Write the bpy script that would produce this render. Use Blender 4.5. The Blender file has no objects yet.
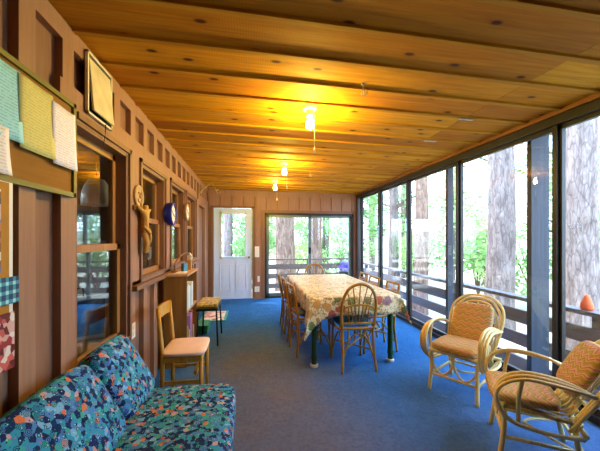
import bpy, bmesh, math, random
from mathutils import Vector, Matrix, Euler
random.seed(7)
S = bpy.context.scene
COL = S.collection
PI = math.pi
# ---------------------------------------------------------------- camera
cam_d = bpy.data.cameras.new('camera')
cam = bpy.data.objects.new('camera', cam_d); COL.objects.link(cam)
cam_d.sensor_width = 36; cam_d.lens = 18; cam_d.shift_y = 0.0208
cam_d.clip_start = .02; cam_d.clip_end = 300
cam.location = (0, 0, 1.36)
cam.rotation_euler = (PI/2, 0, -math.atan(50/300))
S.camera = cam
# ---------------------------------------------------------------- world, sun, exposure
W = bpy.data.worlds.new('sky'); S.world = W; W.use_nodes = True
wn = W.node_tree.nodes; wl = W.node_tree.links
bg = wn['Background']; bg.inputs['Strength'].default_value = 5.8
bg.inputs['Color'].default_value = (.47, .72, 1.0, 1)
sd = bpy.data.lights.new('sun', 'SUN'); sd.energy = 3.0; sd.angle = math.radians(1.5); sd.color = (1, .95, .86)
sun = bpy.data.objects.new('sun', sd); COL.objects.link(sun)
sun.rotation_euler = (0, math.radians(-38), math.radians(-35))   # comes from over the house
S.view_settings.view_transform = 'Standard'; S.view_settings.look = 'None'
S.view_settings.gamma = 1; S.view_settings.use_curve_mapping = False
S.view_settings.exposure = 1.2
S.cycles.use_denoising = True
S.cycles.max_bounces = 10; S.cycles.diffuse_bounces = 5; S.cycles.transparent_max_bounces = 16
S.cycles.caustics_reflective = False; S.cycles.caustics_refractive = False
S.cycles.sample_clamp_indirect = 8

# ---------------------------------------------------------------- material helpers
def rgb(h):
    if isinstance(h, tuple): return (*h, 1) if len(h) == 3 else h
    v = [int(h[i:i+2], 16)/255 for i in (0, 2, 4)]
    return tuple(((c+.055)/1.055)**2.4 if c > .04045 else c/12.92 for c in v) + (1,)
class N:
    def __init__(s, name):
        s.m = bpy.data.materials.new(name); s.m.use_nodes = True
        s.t = s.m.node_tree; s.t.nodes.clear()
        s.out = s.t.nodes.new('ShaderNodeOutputMaterial')
    def n(s, typ, **kw):
        nd = s.t.nodes.new('ShaderNode'+typ)
        for k, v in kw.items(): setattr(nd, k, v)
        return nd
    def l(s, a, b): s.t.links.new(a, b)
    def coord(s, scale=(1, 1, 1), which='Object', rot=(0, 0, 0)):
        tc = s.n('TexCoord'); mp = s.n('Mapping')
        mp.inputs['Scale'].default_value = scale; mp.inputs['Rotation'].default_value = rot
        s.l(tc.outputs[which], mp.inputs['Vector']); return mp.outputs[0]
    def noise(s, vec, scale=5, detail=4, rough=.5, dist=0):
        nd = s.n('TexNoise'); nd.inputs['Scale'].default_value = scale
        nd.inputs['Detail'].default_value = detail; nd.inputs['Roughness'].default_value = rough
        nd.inputs['Distortion'].default_value = dist
        s.l(vec, nd.inputs['Vector']); return nd.outputs['Fac']
    def vor(s, vec, scale=5, out='Distance', feature='F1', rnd=1):
        nd = s.n('TexVoronoi', feature=feature); nd.inputs['Scale'].default_value = scale
        nd.inputs['Randomness'].default_value = rnd
        s.l(vec, nd.inputs['Vector']); return nd.outputs[out]
    def ramp(s, fac, stops, mode='LINEAR'):
        r = s.n('ValToRGB'); r.color_ramp.interpolation = mode
        e = r.color_ramp.elements
        while len(e) < len(stops): e.new(.5)
        for el, (p, c) in zip(e, stops): el.position = p; el.color = rgb(c)
        s.l(fac, r.inputs[0]); return r.outputs[0]
    def math(s, op, a, b=None, c=None):
        nd = s.n('Math', operation=op)
        for i, v in enumerate((a, b, c)):
            if v is None: continue
            if isinstance(v, (int, float)): nd.inputs[i].default_value = v
            else: s.l(v, nd.inputs[i])
        return nd.outputs[0]
    def mix(s, fac, a, b, mode='MIX'):
        nd = s.n('MixRGB', blend_type=mode)
        for i, v in enumerate((fac, a, b)):
            if isinstance(v, (int, float)): nd.inputs[i].default_value = v
            elif isinstance(v, (str, tuple)): nd.inputs[i].default_value = rgb(v)
            else: s.l(v, nd.inputs[i])
        return nd.outputs[0]
    def sep(s, vec):
        nd = s.n('SeparateXYZ'); s.l(vec, nd.inputs[0]); return nd.outputs
    def bsdf(s, col, rough=.6, metal=0, spec=.4, bump=None, bstr=.3, bdist=.01):
        b = s.n('BsdfPrincipled')
        if isinstance(col, (str, tuple)): b.inputs['Base Color'].default_value = rgb(col)
        else: s.l(col, b.inputs['Base Color'])
        b.inputs['Roughness'].default_value = rough; b.inputs['Metallic'].default_value = metal
        b.inputs['Specular IOR Level'].default_value = spec
        if bump is not None:
            bn = s.n('Bump'); bn.inputs['Strength'].default_value = bstr; bn.inputs['Distance'].default_value = bdist
            s.l(bump, bn.inputs['Height']); s.l(bn.outputs[0], b.inputs['Normal'])
        s.l(b.outputs[0], s.out.inputs[0]); return s.m
def plain(name, col, rough=.6, metal=0, var=.12, sc=12, spec=.4):
    n = N(name); f = n.noise(n.coord(), sc, 3)
    c = rgb(col); lo = tuple(x*(1-var) for x in c[:3]); hi = tuple(min(1, x*(1+var)) for x in c[:3])
    return n.bsdf(n.ramp(f, [(.3, lo), (.7, hi)]), rough, metal, spec)
def wood(name, a, b, axis='x', rough=.55, sc=3, spec=.35):
    n = N(name); s = {'x': (.6, 9, 9), 'y': (9, .6, 9), 'z': (9, 9, .6)}[axis]
    v = n.coord(s); f = n.noise(v, sc, 6, .6, .6)
    return n.bsdf(n.ramp(f, [(.28, a), (.72, b)]), rough, 0, spec, f, .15, .004)
def emit(name, col, st):
    n = N(name); e = n.n('Emission'); e.inputs[0].default_value = rgb(col); e.inputs[1].default_value = st
    n.l(e.outputs[0], n.out.inputs[0]); return n.m
def glass(name, tint=(1, 1, 1), ior=1.5):
    n = N(name); t = n.n('BsdfTransparent'); t.inputs[0].default_value = (*tint, 1)
    g = n.n('BsdfGlossy'); g.inputs['Roughness'].default_value = 0
    ge = n.n('NewGeometry'); dt = n.n('VectorMath', operation='DOT_PRODUCT')
    n.l(ge.outputs['Incoming'], dt.inputs[0]); n.l(ge.outputs['Normal'], dt.inputs[1])
    q = n.math('POWER', n.math('SUBTRACT', 1.0, n.math('ABSOLUTE', dt.outputs['Value'])), 5)
    r0 = ((ior-1)/(ior+1))**2
    mx = n.n('MixShader'); n.l(n.math('MULTIPLY_ADD', q, 1-r0, r0), mx.inputs[0]); n.l(t.outputs[0], mx.inputs[1]); n.l(g.outputs[0], mx.inputs[2])
    n.l(mx.outputs[0], n.out.inputs[0]); return n.m

M = {}
# ceiling boards: grain along X, colour per board, knots
BOARD = .29; BPH = 1.745
def ceiling_mat(name, k=1.0):
    n = N(name); co = n.coord(); x, y, z = n.sep(co)
    idx = n.math('FLOOR', n.math('DIVIDE', n.math('SUBTRACT', y, BPH), BOARD))
    joint = n.math('GREATER_THAN', n.math('ADD', x, n.math('MULTIPLY', n.math('FRACT', n.math('MULTIPLY', idx, .5)), -.0)), 1.85)
    idd = n.math('ADD', idx, n.math('MULTIPLY', joint, 37.3))
    wnz = n.n('TexWhiteNoise', noise_dimensions='1D'); n.l(idd, wnz.inputs['W'])
    cb = n.n('CombineXYZ'); n.l(x, cb.inputs[0]); n.l(n.math('MULTIPLY', y, 1), cb.inputs[1]); n.l(n.math('MULTIPLY', idd, 1.37), cb.inputs[2])
    mp = n.n('Mapping'); mp.inputs['Scale'].default_value = (.6, 11, 1); n.l(cb.outputs[0], mp.inputs[0])
    g = n.noise(mp.outputs[0], 3.2, 6, .62, .8)
    c2 = n.n('CombineXYZ'); n.l(n.math('MULTIPLY_ADD', idd, 7.31, n.math('MULTIPLY', x, 1.7)), c2.inputs[0]); n.l(n.math('MULTIPLY', y, 3.4), c2.inputs[1])
    kv = n.n('TexVoronoi', voronoi_dimensions='2D'); kv.inputs['Scale'].default_value = 1.5; n.l(c2.outputs[0], kv.inputs['Vector'])
    kr = n.sep(kv.outputs['Color'])[0]
    kd = n.math('ADD', kv.outputs['Distance'], n.math('MULTIPLY', n.math('GREATER_THAN', kr, .6), .5))
    kn = n.ramp(kd, [(.05, (1, 1, 1)), (.10, (0, 0, 0))])
    halo = n.ramp(kd, [(.05, (1, 1, 1)), (.3, (0, 0, 0))])
    saw = n.n('TexWave', wave_type='BANDS', bands_direction='X'); saw.inputs['Scale'].default_value = 22
    saw.inputs['Distortion'].default_value = 1.5; n.l(co, saw.inputs[0])
    base = n.ramp(g, [(.2, 'b87c14'), (.5, 'e0a41c'), (.8, 'f6c43c')])
    brd = n.ramp(wnz.outputs[0], [(0, 'cca870'), (.5, 'ead298'), (1, 'fff2cc')])
    c = n.mix(.9, base, brd, 'MULTIPLY')
    c = n.mix(n.math('MULTIPLY', saw.outputs['Fac'], .2), c, '8a5410')
    c = n.mix(n.math('MULTIPLY', halo, .25), c, '7a3e12')
    c = n.mix(n.math('MULTIPLY', kn, .9), c, '381606')
    return n.bsdf(c, .75, 0, .15, g, .12, .004)
M['ceil'] = ceiling_mat('pine_board')
M['batten'] = wood('pine_batten', 'a86c10', 'd09624', 'x', .75, 3, .15)
M['fascia'] = wood('pine_fascia', '6e3e14', '9a6228', 'y', .5)
M['wall'] = wood('brown_painted_board', '926854', 'a2785f', 'z', .6, 4)
M['wallpanel'] = wood('brown_plywood', '825a46', '926a54', 'z', .65, 5)
M['casing'] = wood('brown_casing', '7a543e', '8a624a', 'z', .5)
M['sash'] = wood('stained_sash', '8a5a30', 'b07a44', 'z', .45)
M['dark'] = plain('dark_bronze', '241c1a', .45, 0, .15)
M['frame'] = plain('dark_aluminium', '332d2c', .4, .3, .1)
M['alu'] = plain('grey_aluminium', '6c746e', .4, .4, .05)
M['post'] = wood('dark_post', '262a38', '363c4a', 'z', .6)
M['glass'] = glass('window_glass')
M['glasswin'] = glass('old_window_glass', (.92, .95, .93), 2.0)
M['doorpaint'] = plain('daylight_tinted_white_paint', 'cddcf6', .45, 0, .02)  # white door paint with the bluish daylight tint put into its colour
M['white'] = plain('white_plastic', 'ece8df', .4, 0, .03)
M['cream'] = plain('cream_paint', 'e9dfc8', .5, 0, .04)
M['brass'] = plain('brass', 'b08c3c', .3, .9, .05)
M['steel'] = plain('galvanised_metal', 'b8b4ac', .35, .8, .08)
M['black'] = plain('black_iron', '17161a', .45, .3, .1)
def carpet():
    n = N('blue_carpet'); v = n.coord()
    f = n.noise(v, 240, 2, .7); g = n.noise(v, 1.1, 4, .6); h = n.noise(v, 9, 4, .6)
    c = n.ramp(f, [(.3, '1f5496'), (.7, '3e84ca')])
    blotch = n.ramp(g, [(.42, (0, 0, 0)), (.7, (1, 1, 1))])
    x, y, z = n.sep(v)
    grey_band = n.math('MULTIPLY', n.ramp(n.math('ABSOLUTE', n.math('SUBTRACT', x, .15)), [(.35, (1, 1, 1)), (1.0, (0, 0, 0))]),
                  n.ramp(n.math('DIVIDE', y, 6.0), [(.55, (1, 1, 1)), (.82, (0, 0, 0))]))
    c = n.mix(n.math('MULTIPLY', grey_band, n.math('MULTIPLY_ADD', blotch, .35, .6)), c, '766a62')  # warm grey lengthwise band, varied by noise, fading towards the far end
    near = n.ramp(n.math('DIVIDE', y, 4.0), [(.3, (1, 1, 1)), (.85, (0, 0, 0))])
    c = n.mix(n.math('MULTIPLY', near, .42), c, '6c6478')  # greyish purple towards the camera: warm lamp light put into the colour
    c = n.mix(n.math('MULTIPLY', n.ramp(h, [(.4, (0, 0, 0)), (.75, (1, 1, 1))]), .22), c, '24406c')
    big = n.noise(v, 4.5, 4, .6, .6)
    c = n.mix(n.math('MULTIPLY', n.ramp(n.noise(v, 34, 3, .7), [(.4, (0, 0, 0)), (.65, (1, 1, 1))]), .28), c, '1c3058')
    return n.bsdf(c, .95, 0, .1, n.math('ADD', n.math('MULTIPLY', big, 4), f), .5, .012)
M['carpet'] = carpet()
def couch_fabric():
    n = N('circle_print_fabric'); v = n.coord()
    nd = n.n('TexVoronoi', feature='F1'); nd.inputs['Scale'].default_value = 46; n.l(v, nd.inputs[0])
    r, g, b = n.sep(nd.outputs['Color'])
    base = n.ramp(r, [(0, '18345c'), (.14, '348cac'), (.34, '4a7cb8'), (.52, '3c9c98'), (.64, '202c5c'), (.8, '74a8d0'), (.9, 'cc704c'), (.95, 'b898a0')], 'CONSTANT')
    ring = n.math('SINE', n.math('MULTIPLY', nd.outputs['Distance'], 26))
    c = n.mix(n.math('MULTIPLY', n.math('GREATER_THAN', ring, .35), n.math('GREATER_THAN', g, .62)), base, '14203c')
    nd2 = n.n('TexVoronoi', feature='F1'); nd2.inputs['Scale'].default_value = 105; n.l(v, nd2.inputs[0])
    r2, g2, b2 = n.sep(nd2.outputs['Color'])
    dot = n.math('MULTIPLY', n.math('LESS_THAN', nd2.outputs['Distance'], .28), n.math('GREATER_THAN', g2, .5))
    c = n.mix(dot, c, n.ramp(r2, [(0, '101c30'), (.35, 'a8d0d8'), (.6, 'c8603c'), (.75, '2a6e8c')], 'CONSTANT'))
    f = n.noise(v, 300, 2)
    return n.bsdf(c, .9, 0, .1, f, .3, .003)
M['couch'] = couch_fabric()
def flame():
    n = N('flame_stitch_fabric'); v = n.coord(); x, y, z = n.sep(v)
    zz = n.math('PINGPONG', n.math('MULTIPLY', x, 1), .035)
    t = n.math('ADD', n.math('ADD', n.math('MULTIPLY', y, 1), n.math('MULTIPLY', z, 1)), n.math('MULTIPLY', zz, .8))
    w = n.math('FRACT', n.math('ADD', n.math('MULTIPLY', t, 17), n.math('MULTIPLY', n.noise(v, 25, 3), .5)))
    c = n.ramp(w, [(0, 'bc9c58'), (.3, 'a88648'), (.5, 'd2b478'), (.66, 'bc5450'), (.8, 'dcb0a4'), (.92, 'bc9c58')])
    return n.bsdf(c, .85, 0, .15, n.noise(v, 160, 2), .3, .003)
M['flame'] = flame()
def cloth():
    n = N('flowered_tablecloth'); v = n.coord()
    nd = n.n('TexVoronoi', feature='F1'); nd.inputs['Scale'].default_value = 9.5
    dv = n.n('TexNoise'); dv.inputs['Scale'].default_value = 14; n.l(v, dv.inputs[0])
    vv = n.n('VectorMath', operation='MULTIPLY_ADD'); n.l(dv.outputs['Color'], vv.inputs[0]); vv.inputs[1].default_value = (.07, .07, .07); n.l(v, vv.inputs[2])
    n.l(vv.outputs[0], nd.inputs[0])
    r, g, b = n.sep(nd.outputs['Color'])
    fl = n.ramp(r, [(0, 'b03a34'), (.2, '5c7434'), (.45, '8a8a44'), (.6, 'c89040'), (.75, '4a5c34'), (.88, '7a4a6a')], 'CONSTANT')
    m = n.math('MULTIPLY', n.math('LESS_THAN', nd.outputs['Distance'], .46), n.math('GREATER_THAN', g, .3))
    lf = n.noise(v, 26, 4, .6, 1.2)
    c = n.mix(n.math('MULTIPLY', n.math('GREATER_THAN', lf, .52), .8), 'e4d2ac', '8a7038')
    zz = n.math('LESS_THAN', n.sep(v)[2], .742)
    c = n.mix(n.math('MULTIPLY', m, n.math('MULTIPLY_ADD', zz, .62, .25)), c, fl)
    return n.bsdf(c, .45, 0, .4)
M['cloth'] = cloth()
M['rattan'] = wood('rattan_cane', 'd4b468', 'f2dca0', 'z', .4, 6)
M['rattand'] = wood('honey_rattan', '8a5e1c', 'b88838', 'z', .4, 6)
M['bluepad'] = plain('blue_vinyl_pad', '3c8cba', .5, 0, .1)
M['darkpad'] = plain('dark_slate_pad', '3a5260', .5, 0, .1)
M['peach'] = plain('peach_vinyl', 'e4c0ac', .5, 0, .05)
M['oak'] = wood('golden_oak', 'a06c1e', 'cc9838', 'z', .4)
M['shelfwood'] = wood('brown_shelf_wood', '6e4a22', '8e6430', 'z', .5)
M['shelfedge'] = wood('pale_shelf_edge', 'a87c54', 'c89c74', 'y', .5)
M['green'] = plain('dark_green_paint', '1f4a22', .4, 0, .1)
M['tabletop'] = wood('table_board', '6a4a24', '8a6434', 'y', .5)
def bark(name, a, b, cc):
    n = N(name); v = n.coord((3.2, 3.2, .8)); f = n.noise(v, 3, 6, .65, .6)
    d = n.vor(n.coord((4.2, 4.2, 1.0)), 3.4, 'Distance', 'DISTANCE_TO_EDGE')
    d = n.math('ADD', d, n.math('MULTIPLY_ADD', n.noise(n.coord((6, 6, 1.2)), 4, 4, .6), .16, -.06))
    c = n.ramp(f, [(.25, a), (.5, b), (.75, cc)])
    c = n.mix(n.math('MULTIPLY', n.ramp(d, [(0, (1, 1, 1)), (.10, (0, 0, 0))]), .7), c, a)
    return n.bsdf(c, .9, 0, .1, d, .6, .04)
M['bark'] = bark('pine_bark', '4c352c', '84685a', 'a88c7a')
M['bark2'] = bark('grey_bark', '463c38', '7c6c68', '9c8c86')
def leaf(name, a, b, tr=.5):
    n = N(name); f = n.noise(n.coord(), 3, 3); c = n.ramp(f, [(.3, a), (.7, b)])
    d = n.n('BsdfDiffuse'); t = n.n('BsdfTranslucent'); n.l(c, d.inputs[0]); n.l(c, t.inputs[0])
    mx = n.n('MixShader'); mx.inputs[0].default_value = tr; n.l(d.outputs[0], mx.inputs[1]); n.l(t.outputs[0], mx.inputs[2])
    n.l(mx.outputs[0], n.out.inputs[0]); return n.m
M['leafa'] = leaf('fresh_leaf', '7fa860', 'b8d090')
M['leafb'] = leaf('needle_leaf', '6a9058', 'a0bc80')
M['leafc'] = leaf('lime_leaf', '98c060', 'cce098')
M['deck'] = wood('weathered_deck', '8a7c78', 'a89890', 'y', .8)
M['railw'] = wood('weathered_rail', '5a545c', '746e76', 'y', .8)
M['railback'] = wood('brown_weathered_rail', '4c3e3a', '665650', 'x', .8)
def ground():
    n = N('pine_litter'); v = n.coord(); f = n.noise(v, .6, 6, .65); g = n.noise(v, 14, 4, .7)
    c = n.ramp(f, [(.35, 'a09488'), (.6, 'ccc4b8'), (.75, '9aa880')])
    return n.bsdf(n.mix(n.math('MULTIPLY', g, .35), c, '9a8068'), .95, 0, .1)
M['ground'] = ground()
M['room'] = plain('dim_brown_wall', '7a6a54', .8, 0, .05)
M['roomf'] = plain('dim_brown_floor', '5a4630', .7, 0, .1)

# ---------------------------------------------------------------- mesh helpers
class MB:
    def __init__(s): s.v = []; s.f = []; s.mi = []; s.X = Matrix.Identity(4); s.m = 0
    def add(s, vs, fs):
        o = len(s.v); s.v += [s.X @ Vector(p) for p in vs]
        s.f += [tuple(i+o for i in f) for f in fs]; s.mi += [s.m]*len(fs); return s
    def box(s, x0, x1, y0, y1, z0, z1):
        vs = [(x, y, z) for z in (z0, z1) for y in (y0, y1) for x in (x0, x1)]
        return s.add(vs, [(0, 2, 3, 1), (4, 5, 7, 6), (0, 1, 5, 4), (2, 6, 7, 3), (0, 4, 6, 2), (1, 3, 7, 5)])
    def tube(s, pts, r, n=8, closed=False, cap=True):
        P = [Vector(p) for p in pts]; k = len(P)
        R = r if isinstance(r, (list, tuple)) else [r]*k
        T = []
        for i in range(k):
            a = P[i-1] if (i or closed) else P[i]; b = P[(i+1) % k] if (i < k-1 or closed) else P[i]
            T.append((b-a).normalized())
        u = T[0].orthogonal().normalized(); vs = []
        for i in range(k):
            if i:
                q = T[i-1].rotation_difference(T[i]); u = q @ u
                u = (u - T[i]*u.dot(T[i])).normalized()
            w = T[i].cross(u)
            for j in range(n):
                a = 2*PI*j/n; vs.append(P[i]+(u*math.cos(a)+w*math.sin(a))*R[i])
        fs = []
        for i in range(k if closed else k-1):
            i2 = (i+1) % k
            for j in range(n): fs.append((i*n+j, i*n+(j+1) % n, i2*n+(j+1) % n, i2*n+j))
        if cap and not closed:
            fs.append(tuple(range(n))[::-1]); fs.append(tuple((k-1)*n+j for j in range(n)))
        return s.add(vs, fs)
    def curve(s, pts, r, n=8, seg=6, closed=False): return s.tube(smooth(pts, seg, closed), r, n, closed)
    def lathe(s, prof, n=20, c=(0, 0, 0)):
        vs = []; fs = []
        for (r, z) in prof:
            for j in range(n): a = 2*PI*j/n; vs.append((c[0]+r*math.cos(a), c[1]+r*math.sin(a), c[2]+z))
        for i in range(len(prof)-1):
            for j in range(n): fs.append((i*n+j, i*n+(j+1) % n, (i+1)*n+(j+1) % n, (i+1)*n+j))
        fs.append(tuple(range(n))[::-1]); fs.append(tuple((len(prof)-1)*n+j for j in range(n)))
        return s.add(vs, fs)
    def puff(s, c, size, k=5, n=10, pinch=.0):
        hx, hy, hz = [q/2 for q in size]; bm = {}; vs = []; fs = []
        def vid(p):
            key = tuple(round(q, 5) for q in p)
            if key not in bm: bm[key] = len(vs); vs.append(key)
            return bm[key]
        g = [-1+2*i/n for i in range(n+1)]
        for ax in range(3):
            for sg in (-1, 1):
                for i in range(n):
                    for j in range(n):
                        q = []
                        for (a, b) in ((g[i], g[j]), (g[i+1], g[j]), (g[i+1], g[j+1]), (g[i], g[j+1])):
                            p = [0, 0, 0]; p[ax] = sg; p[(ax+1) % 3] = a; p[(ax+2) % 3] = b; q.append(vid(p))
                        fs.append(tuple(q if sg > 0 else q[::-1]))
        out = []
        for p in vs:
            m = sum(abs(q)**k for q in p)**(-1/k)
            x, y, z = (q*m for q in p)
            z *= 1-pinch*max(abs(x), abs(y))**4
            out.append((c[0]+x*hx, c[1]+y*hy, c[2]+z*hz))
        return s.add(out, fs)
    def build(s, name, mats, parent=None, sm=False, bevel=0, sub=0):
        me = bpy.data.meshes.new(name); me.from_pydata([tuple(p) for p in s.v], [], s.f); me.update()
        o = bpy.data.objects.new(name, me); COL.objects.link(o)
        for m in (mats if isinstance(mats, (list, tuple)) else [mats]): me.materials.append(M[m] if isinstance(m, str) else m)
        for p, i in zip(me.polygons, s.mi): p.material_index = i; p.use_smooth = sm
        if parent: o.parent = parent
        if bevel:
            b = o.modifiers.new('bevel', 'BEVEL'); b.width = bevel; b.segments = 2; b.limit_method = 'ANGLE'
        return o
def smooth(pts, seg=6, closed=False):
    P = [Vector(p) for p in pts]; n = len(P); out = []
    for i in range(n if closed else n-1):
        if closed: a, b, c, d = P[i-1], P[i], P[(i+1) % n], P[(i+2) % n]
        else: a, b, c, d = P[max(i-1, 0)], P[i], P[i+1], P[min(i+2, n-1)]
        for k in range(seg):
            t = k/seg
            out.append(.5*((2*b)+(-a+c)*t+(2*a-5*b+4*c-d)*t*t+(-a+3*b-3*c+d)*t**3))
    if not closed: out.append(P[-1])
    return out
def tag(o, label=None, cat=None, group=None, kind=None):
    if label: o['label'] = label
    if cat: o['category'] = cat
    if group: o['group'] = group
    if kind: o['kind'] = kind
    return o
def thing(name, label, cat, loc=(0, 0, 0), rz=0, group=None):
    o = bpy.data.objects.new(name, None); COL.objects.link(o)
    o.location = loc; o.rotation_euler = (0, 0, rz)
    return tag(o, label, cat, group)
def struct(mb, name, mats, parent=None, bevel=0, sm=False):
    o = mb.build(name, mats, parent, sm, bevel)
    if not parent: o['kind'] = 'structure'
    return o
def dup(root, loc, rz, label):
    r = root.copy(); COL.objects.link(r); r.location = loc; r.rotation_euler = (0, 0, rz); r['label'] = label
    for ch in list(root.children):
        c = ch.copy(); COL.objects.link(c); c.parent = r
        for g in list(ch.children):
            d = g.copy(); COL.objects.link(d); d.parent = c
    return r

# ---------------------------------------------------------------- room shell
L, R, B, F0 = -.91, 2.51, 6.82, -2.4
ZL, ZR = 2.45, 2.40
def cz(x): return ZL+(ZR-ZL)*(x-L)/(R-L)
struct(MB().box(-1.0, 2.6, F0, B+.06, -.12, 0), 'floor', 'carpet')
mb = MB()
y = BPH-BOARD*15
while y < B+.06:
    y1 = min(y+BOARD-.004, B+.06)
    for (xa, xb) in ((-1.0, 1.848), (1.852, 2.66)):
        mb.add([(xa, y, cz(xa)), (xb, y, cz(xb)), (xb, y1, cz(xb)), (xa, y1, cz(xa)),
                (xa, y, cz(xa)+.03), (xb, y, cz(xb)+.03), (xb, y1, cz(xb)+.03), (xa, y1, cz(xa)+.03)],
               [(0, 3, 2, 1), (4, 5, 6, 7), (0, 1, 5, 4), (2, 3, 7, 6), (0, 4, 7, 3), (1, 2, 6, 5)])
    y += BOARD
mb.m = 1
y = BPH-BOARD*15
while y < B-.05:
    xa, xb = L, R+.02
    mb.add([(xa, y-.017, cz(xa)-.016), (xb, y-.017, cz(xb)-.016), (xb, y+.017, cz(xb)-.016), (xa, y+.017, cz(xa)-.016),
            (xa, y-.02, cz(xa)+.005), (xb, y-.02, cz(xb)+.005), (xb, y+.02, cz(xb)+.005), (xa, y+.02, cz(xa)+.005)],
           [(0, 3, 2, 1), (4, 5, 6, 7), (0, 1, 5, 4), (2, 3, 7, 6), (0, 4, 7, 3), (1, 2, 6, 5)])
    y += BOARD
struct(mb, 'ceiling', ['ceil', 'batten'])
struct(MB().box(-3.4, 3.15, F0-.3, B+.5, 2.50, 2.62), 'roof', 'post')

# left wall: openings
WIN = [(1.76, 2.44, .60, 1.985), (2.73, 3.43, 1.01, 1.985), (3.70, 4.41, 1.02, 2.01), (4.56, 5.32, 1.02, 2.0)]
DOOR = (5.66, 6.40, 0, 1.97)
OPEN = WIN+[DOOR]
mb = MB()
def sheet(x0, x1, ya, yb, za, zb, ops, ax=0):
    ys = sorted({ya, yb, *[o[0] for o in ops], *[o[1] for o in ops]})
    for a, b in zip(ys, ys[1:]):
        zz = za
        for o in sorted([o for o in ops if o[0] <= a+1e-6 and o[1] >= b-1e-6], key=lambda o: o[2]):
            if o[2] > zz+1e-6: mb.box(x0, x1, a, b, zz, o[2])
            zz = o[3]
        if zz < zb-1e-6: mb.box(x0, x1, a, b, zz, zb)
mb.m = 1; sheet(-1.02, -.948, F0, B+.06, 0, 2.46, OPEN)
mb.m = 0
mb.box(-.948, L, F0, B, 2.345, 2.445)                       # top plate
mb.box(-.948, L, 1.63, B, 2.03, 2.15)                        # header band
def inopen(a, b, z0, z1):
    return any(a < o[1]+.0 and b > o[0]-.0 and z0 < o[3] and z1 > o[2] for o in OPEN)
k = -14
while True:                                                  # battens
    a = 1.365+.285*k; b = a+.095; k += 1
    if b > B: break
    if a > 1.62: mb.box(-.948, L, a, b, 2.15, 2.345)
    zt = 2.345 if a < 1.62 else 2.03
    if 1.6 < a < 1.7 or b > 5.32: continue
    if a > 2.4: zt = .93
    if not inopen(a, b, 0, 2.03): mb.box(-.948, L, a, b, 0, zt)
    else:
        lo = min(o[2] for o in OPEN if a < o[1] and b > o[0])
        if lo > 0: mb.box(-.948, L, a, b, 0, lo-.06)
for a, b in ((2.44, 2.73), (3.43, 3.70), (4.41, 4.56), (5.32, 5.66), (6.40, B)): mb.box(-.948, L, a, b, .0 if a > 5 else .95, 2.03)
mb.box(-.948, L, 1.636, 1.76, 0, 2.03)
mb.box(-.948, L, 1.76, 2.44, .50, .60)
mb.box(-.948, L, 2.44, 5.32, .93, 1.01)
for o in WIN: mb.box(-.948, L, o[0], o[1], o[3], 2.031)
mb.box(-.948, L, DOOR[0], DOOR[1], DOOR[3], 2.031)
struct(mb, 'wall_left', ['wall', 'wallpanel'])
mb = MB().box(-.91, -.86, 2.50, 5.40, .945, .985)
struct(mb, 'trim_1', 'casing', bevel=.004)
for i, (a, b, z0, z1) in enumerate(WIN):
    w = struct(MB(), 'window_%d' % (i+1), 'casing') if 0 else None
    mb = MB()
    for (p, q, r, s_) in (((a-.045, a-.012, z0-.0, z1+.045),) if i else ())+((b+.012, b+.045, z0, z1+.045),): mb.box(-.91, -.893, p, q, r, s_)
    mb.box(-.91, -.893, a-(.045 if i else 0), b+.045, z1+.012, z1+.045)
    mb.box(-1.02, -.912, a, a+.018, z0, z1); mb.box(-1.02, -.912, b-.018, b, z0, z1)
    mb.box(-1.02, -.912, a, b, z1-.018, z1); mb.box(-1.02, -.895, a, b, z0, z0+.02)
    w = struct(mb, 'window_%d' % (i+1), 'casing')
    zm = 1.30 if i == 0 else 1.53
    def sash(x0, x1, za, zb):
        t = MB(); st = .045
        t.box(x0, x1, a+.018, a+.018+st, za, zb); t.box(x0, x1, b-.018-st, b-.018, za, zb)
        t.box(x0, x1, a+.018, b-.018, za, za+st); t.box(x0, x1, a+.018, b-.018, zb-st, zb)
        o = t.build('sash', 'sash', w)
        MB().box((x0+x1)/2-.002, (x0+x1)/2+.002, a+.06, b-.06, za+st-.005, zb-st+.005).build('pane', 'glasswin', o)
    sash(-.985, -.955, z0+.02, zm+.02); sash(-1.015, -.985, zm-.025, z1-.018)
mb = MB().box(-1.0, -.965, DOOR[0]+.02, DOOR[1]-.02, .01, DOOR[3]-.02)
dl = struct(mb, 'door_1', 'casing')
mb = MB(); ya, yb = DOOR[0]+.12, DOOR[1]-.12
for (z0, z1) in ((.2, .85), (1.05, 1.85)):
    mb.box(-.965, -.955, ya, yb, z0, z0+.03); mb.box(-.965, -.955, ya, yb, z1-.03, z1)
    mb.box(-.965, -.955, ya, ya+.03, z0, z1); mb.box(-.965, -.955, yb-.03, yb, z0, z1)
mb.build('moulding', 'casing', dl)
MB().lathe([(.012, 0), (.012, .04), (.028, .05), (.03, .07), (.015, .085)], 14).build('handle', 'brass', dl, True)
h = dl.children[-1]; h.location = (-.965, DOOR[0]+.09, .98); h.rotation_euler = (0, PI/2, 0)
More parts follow.
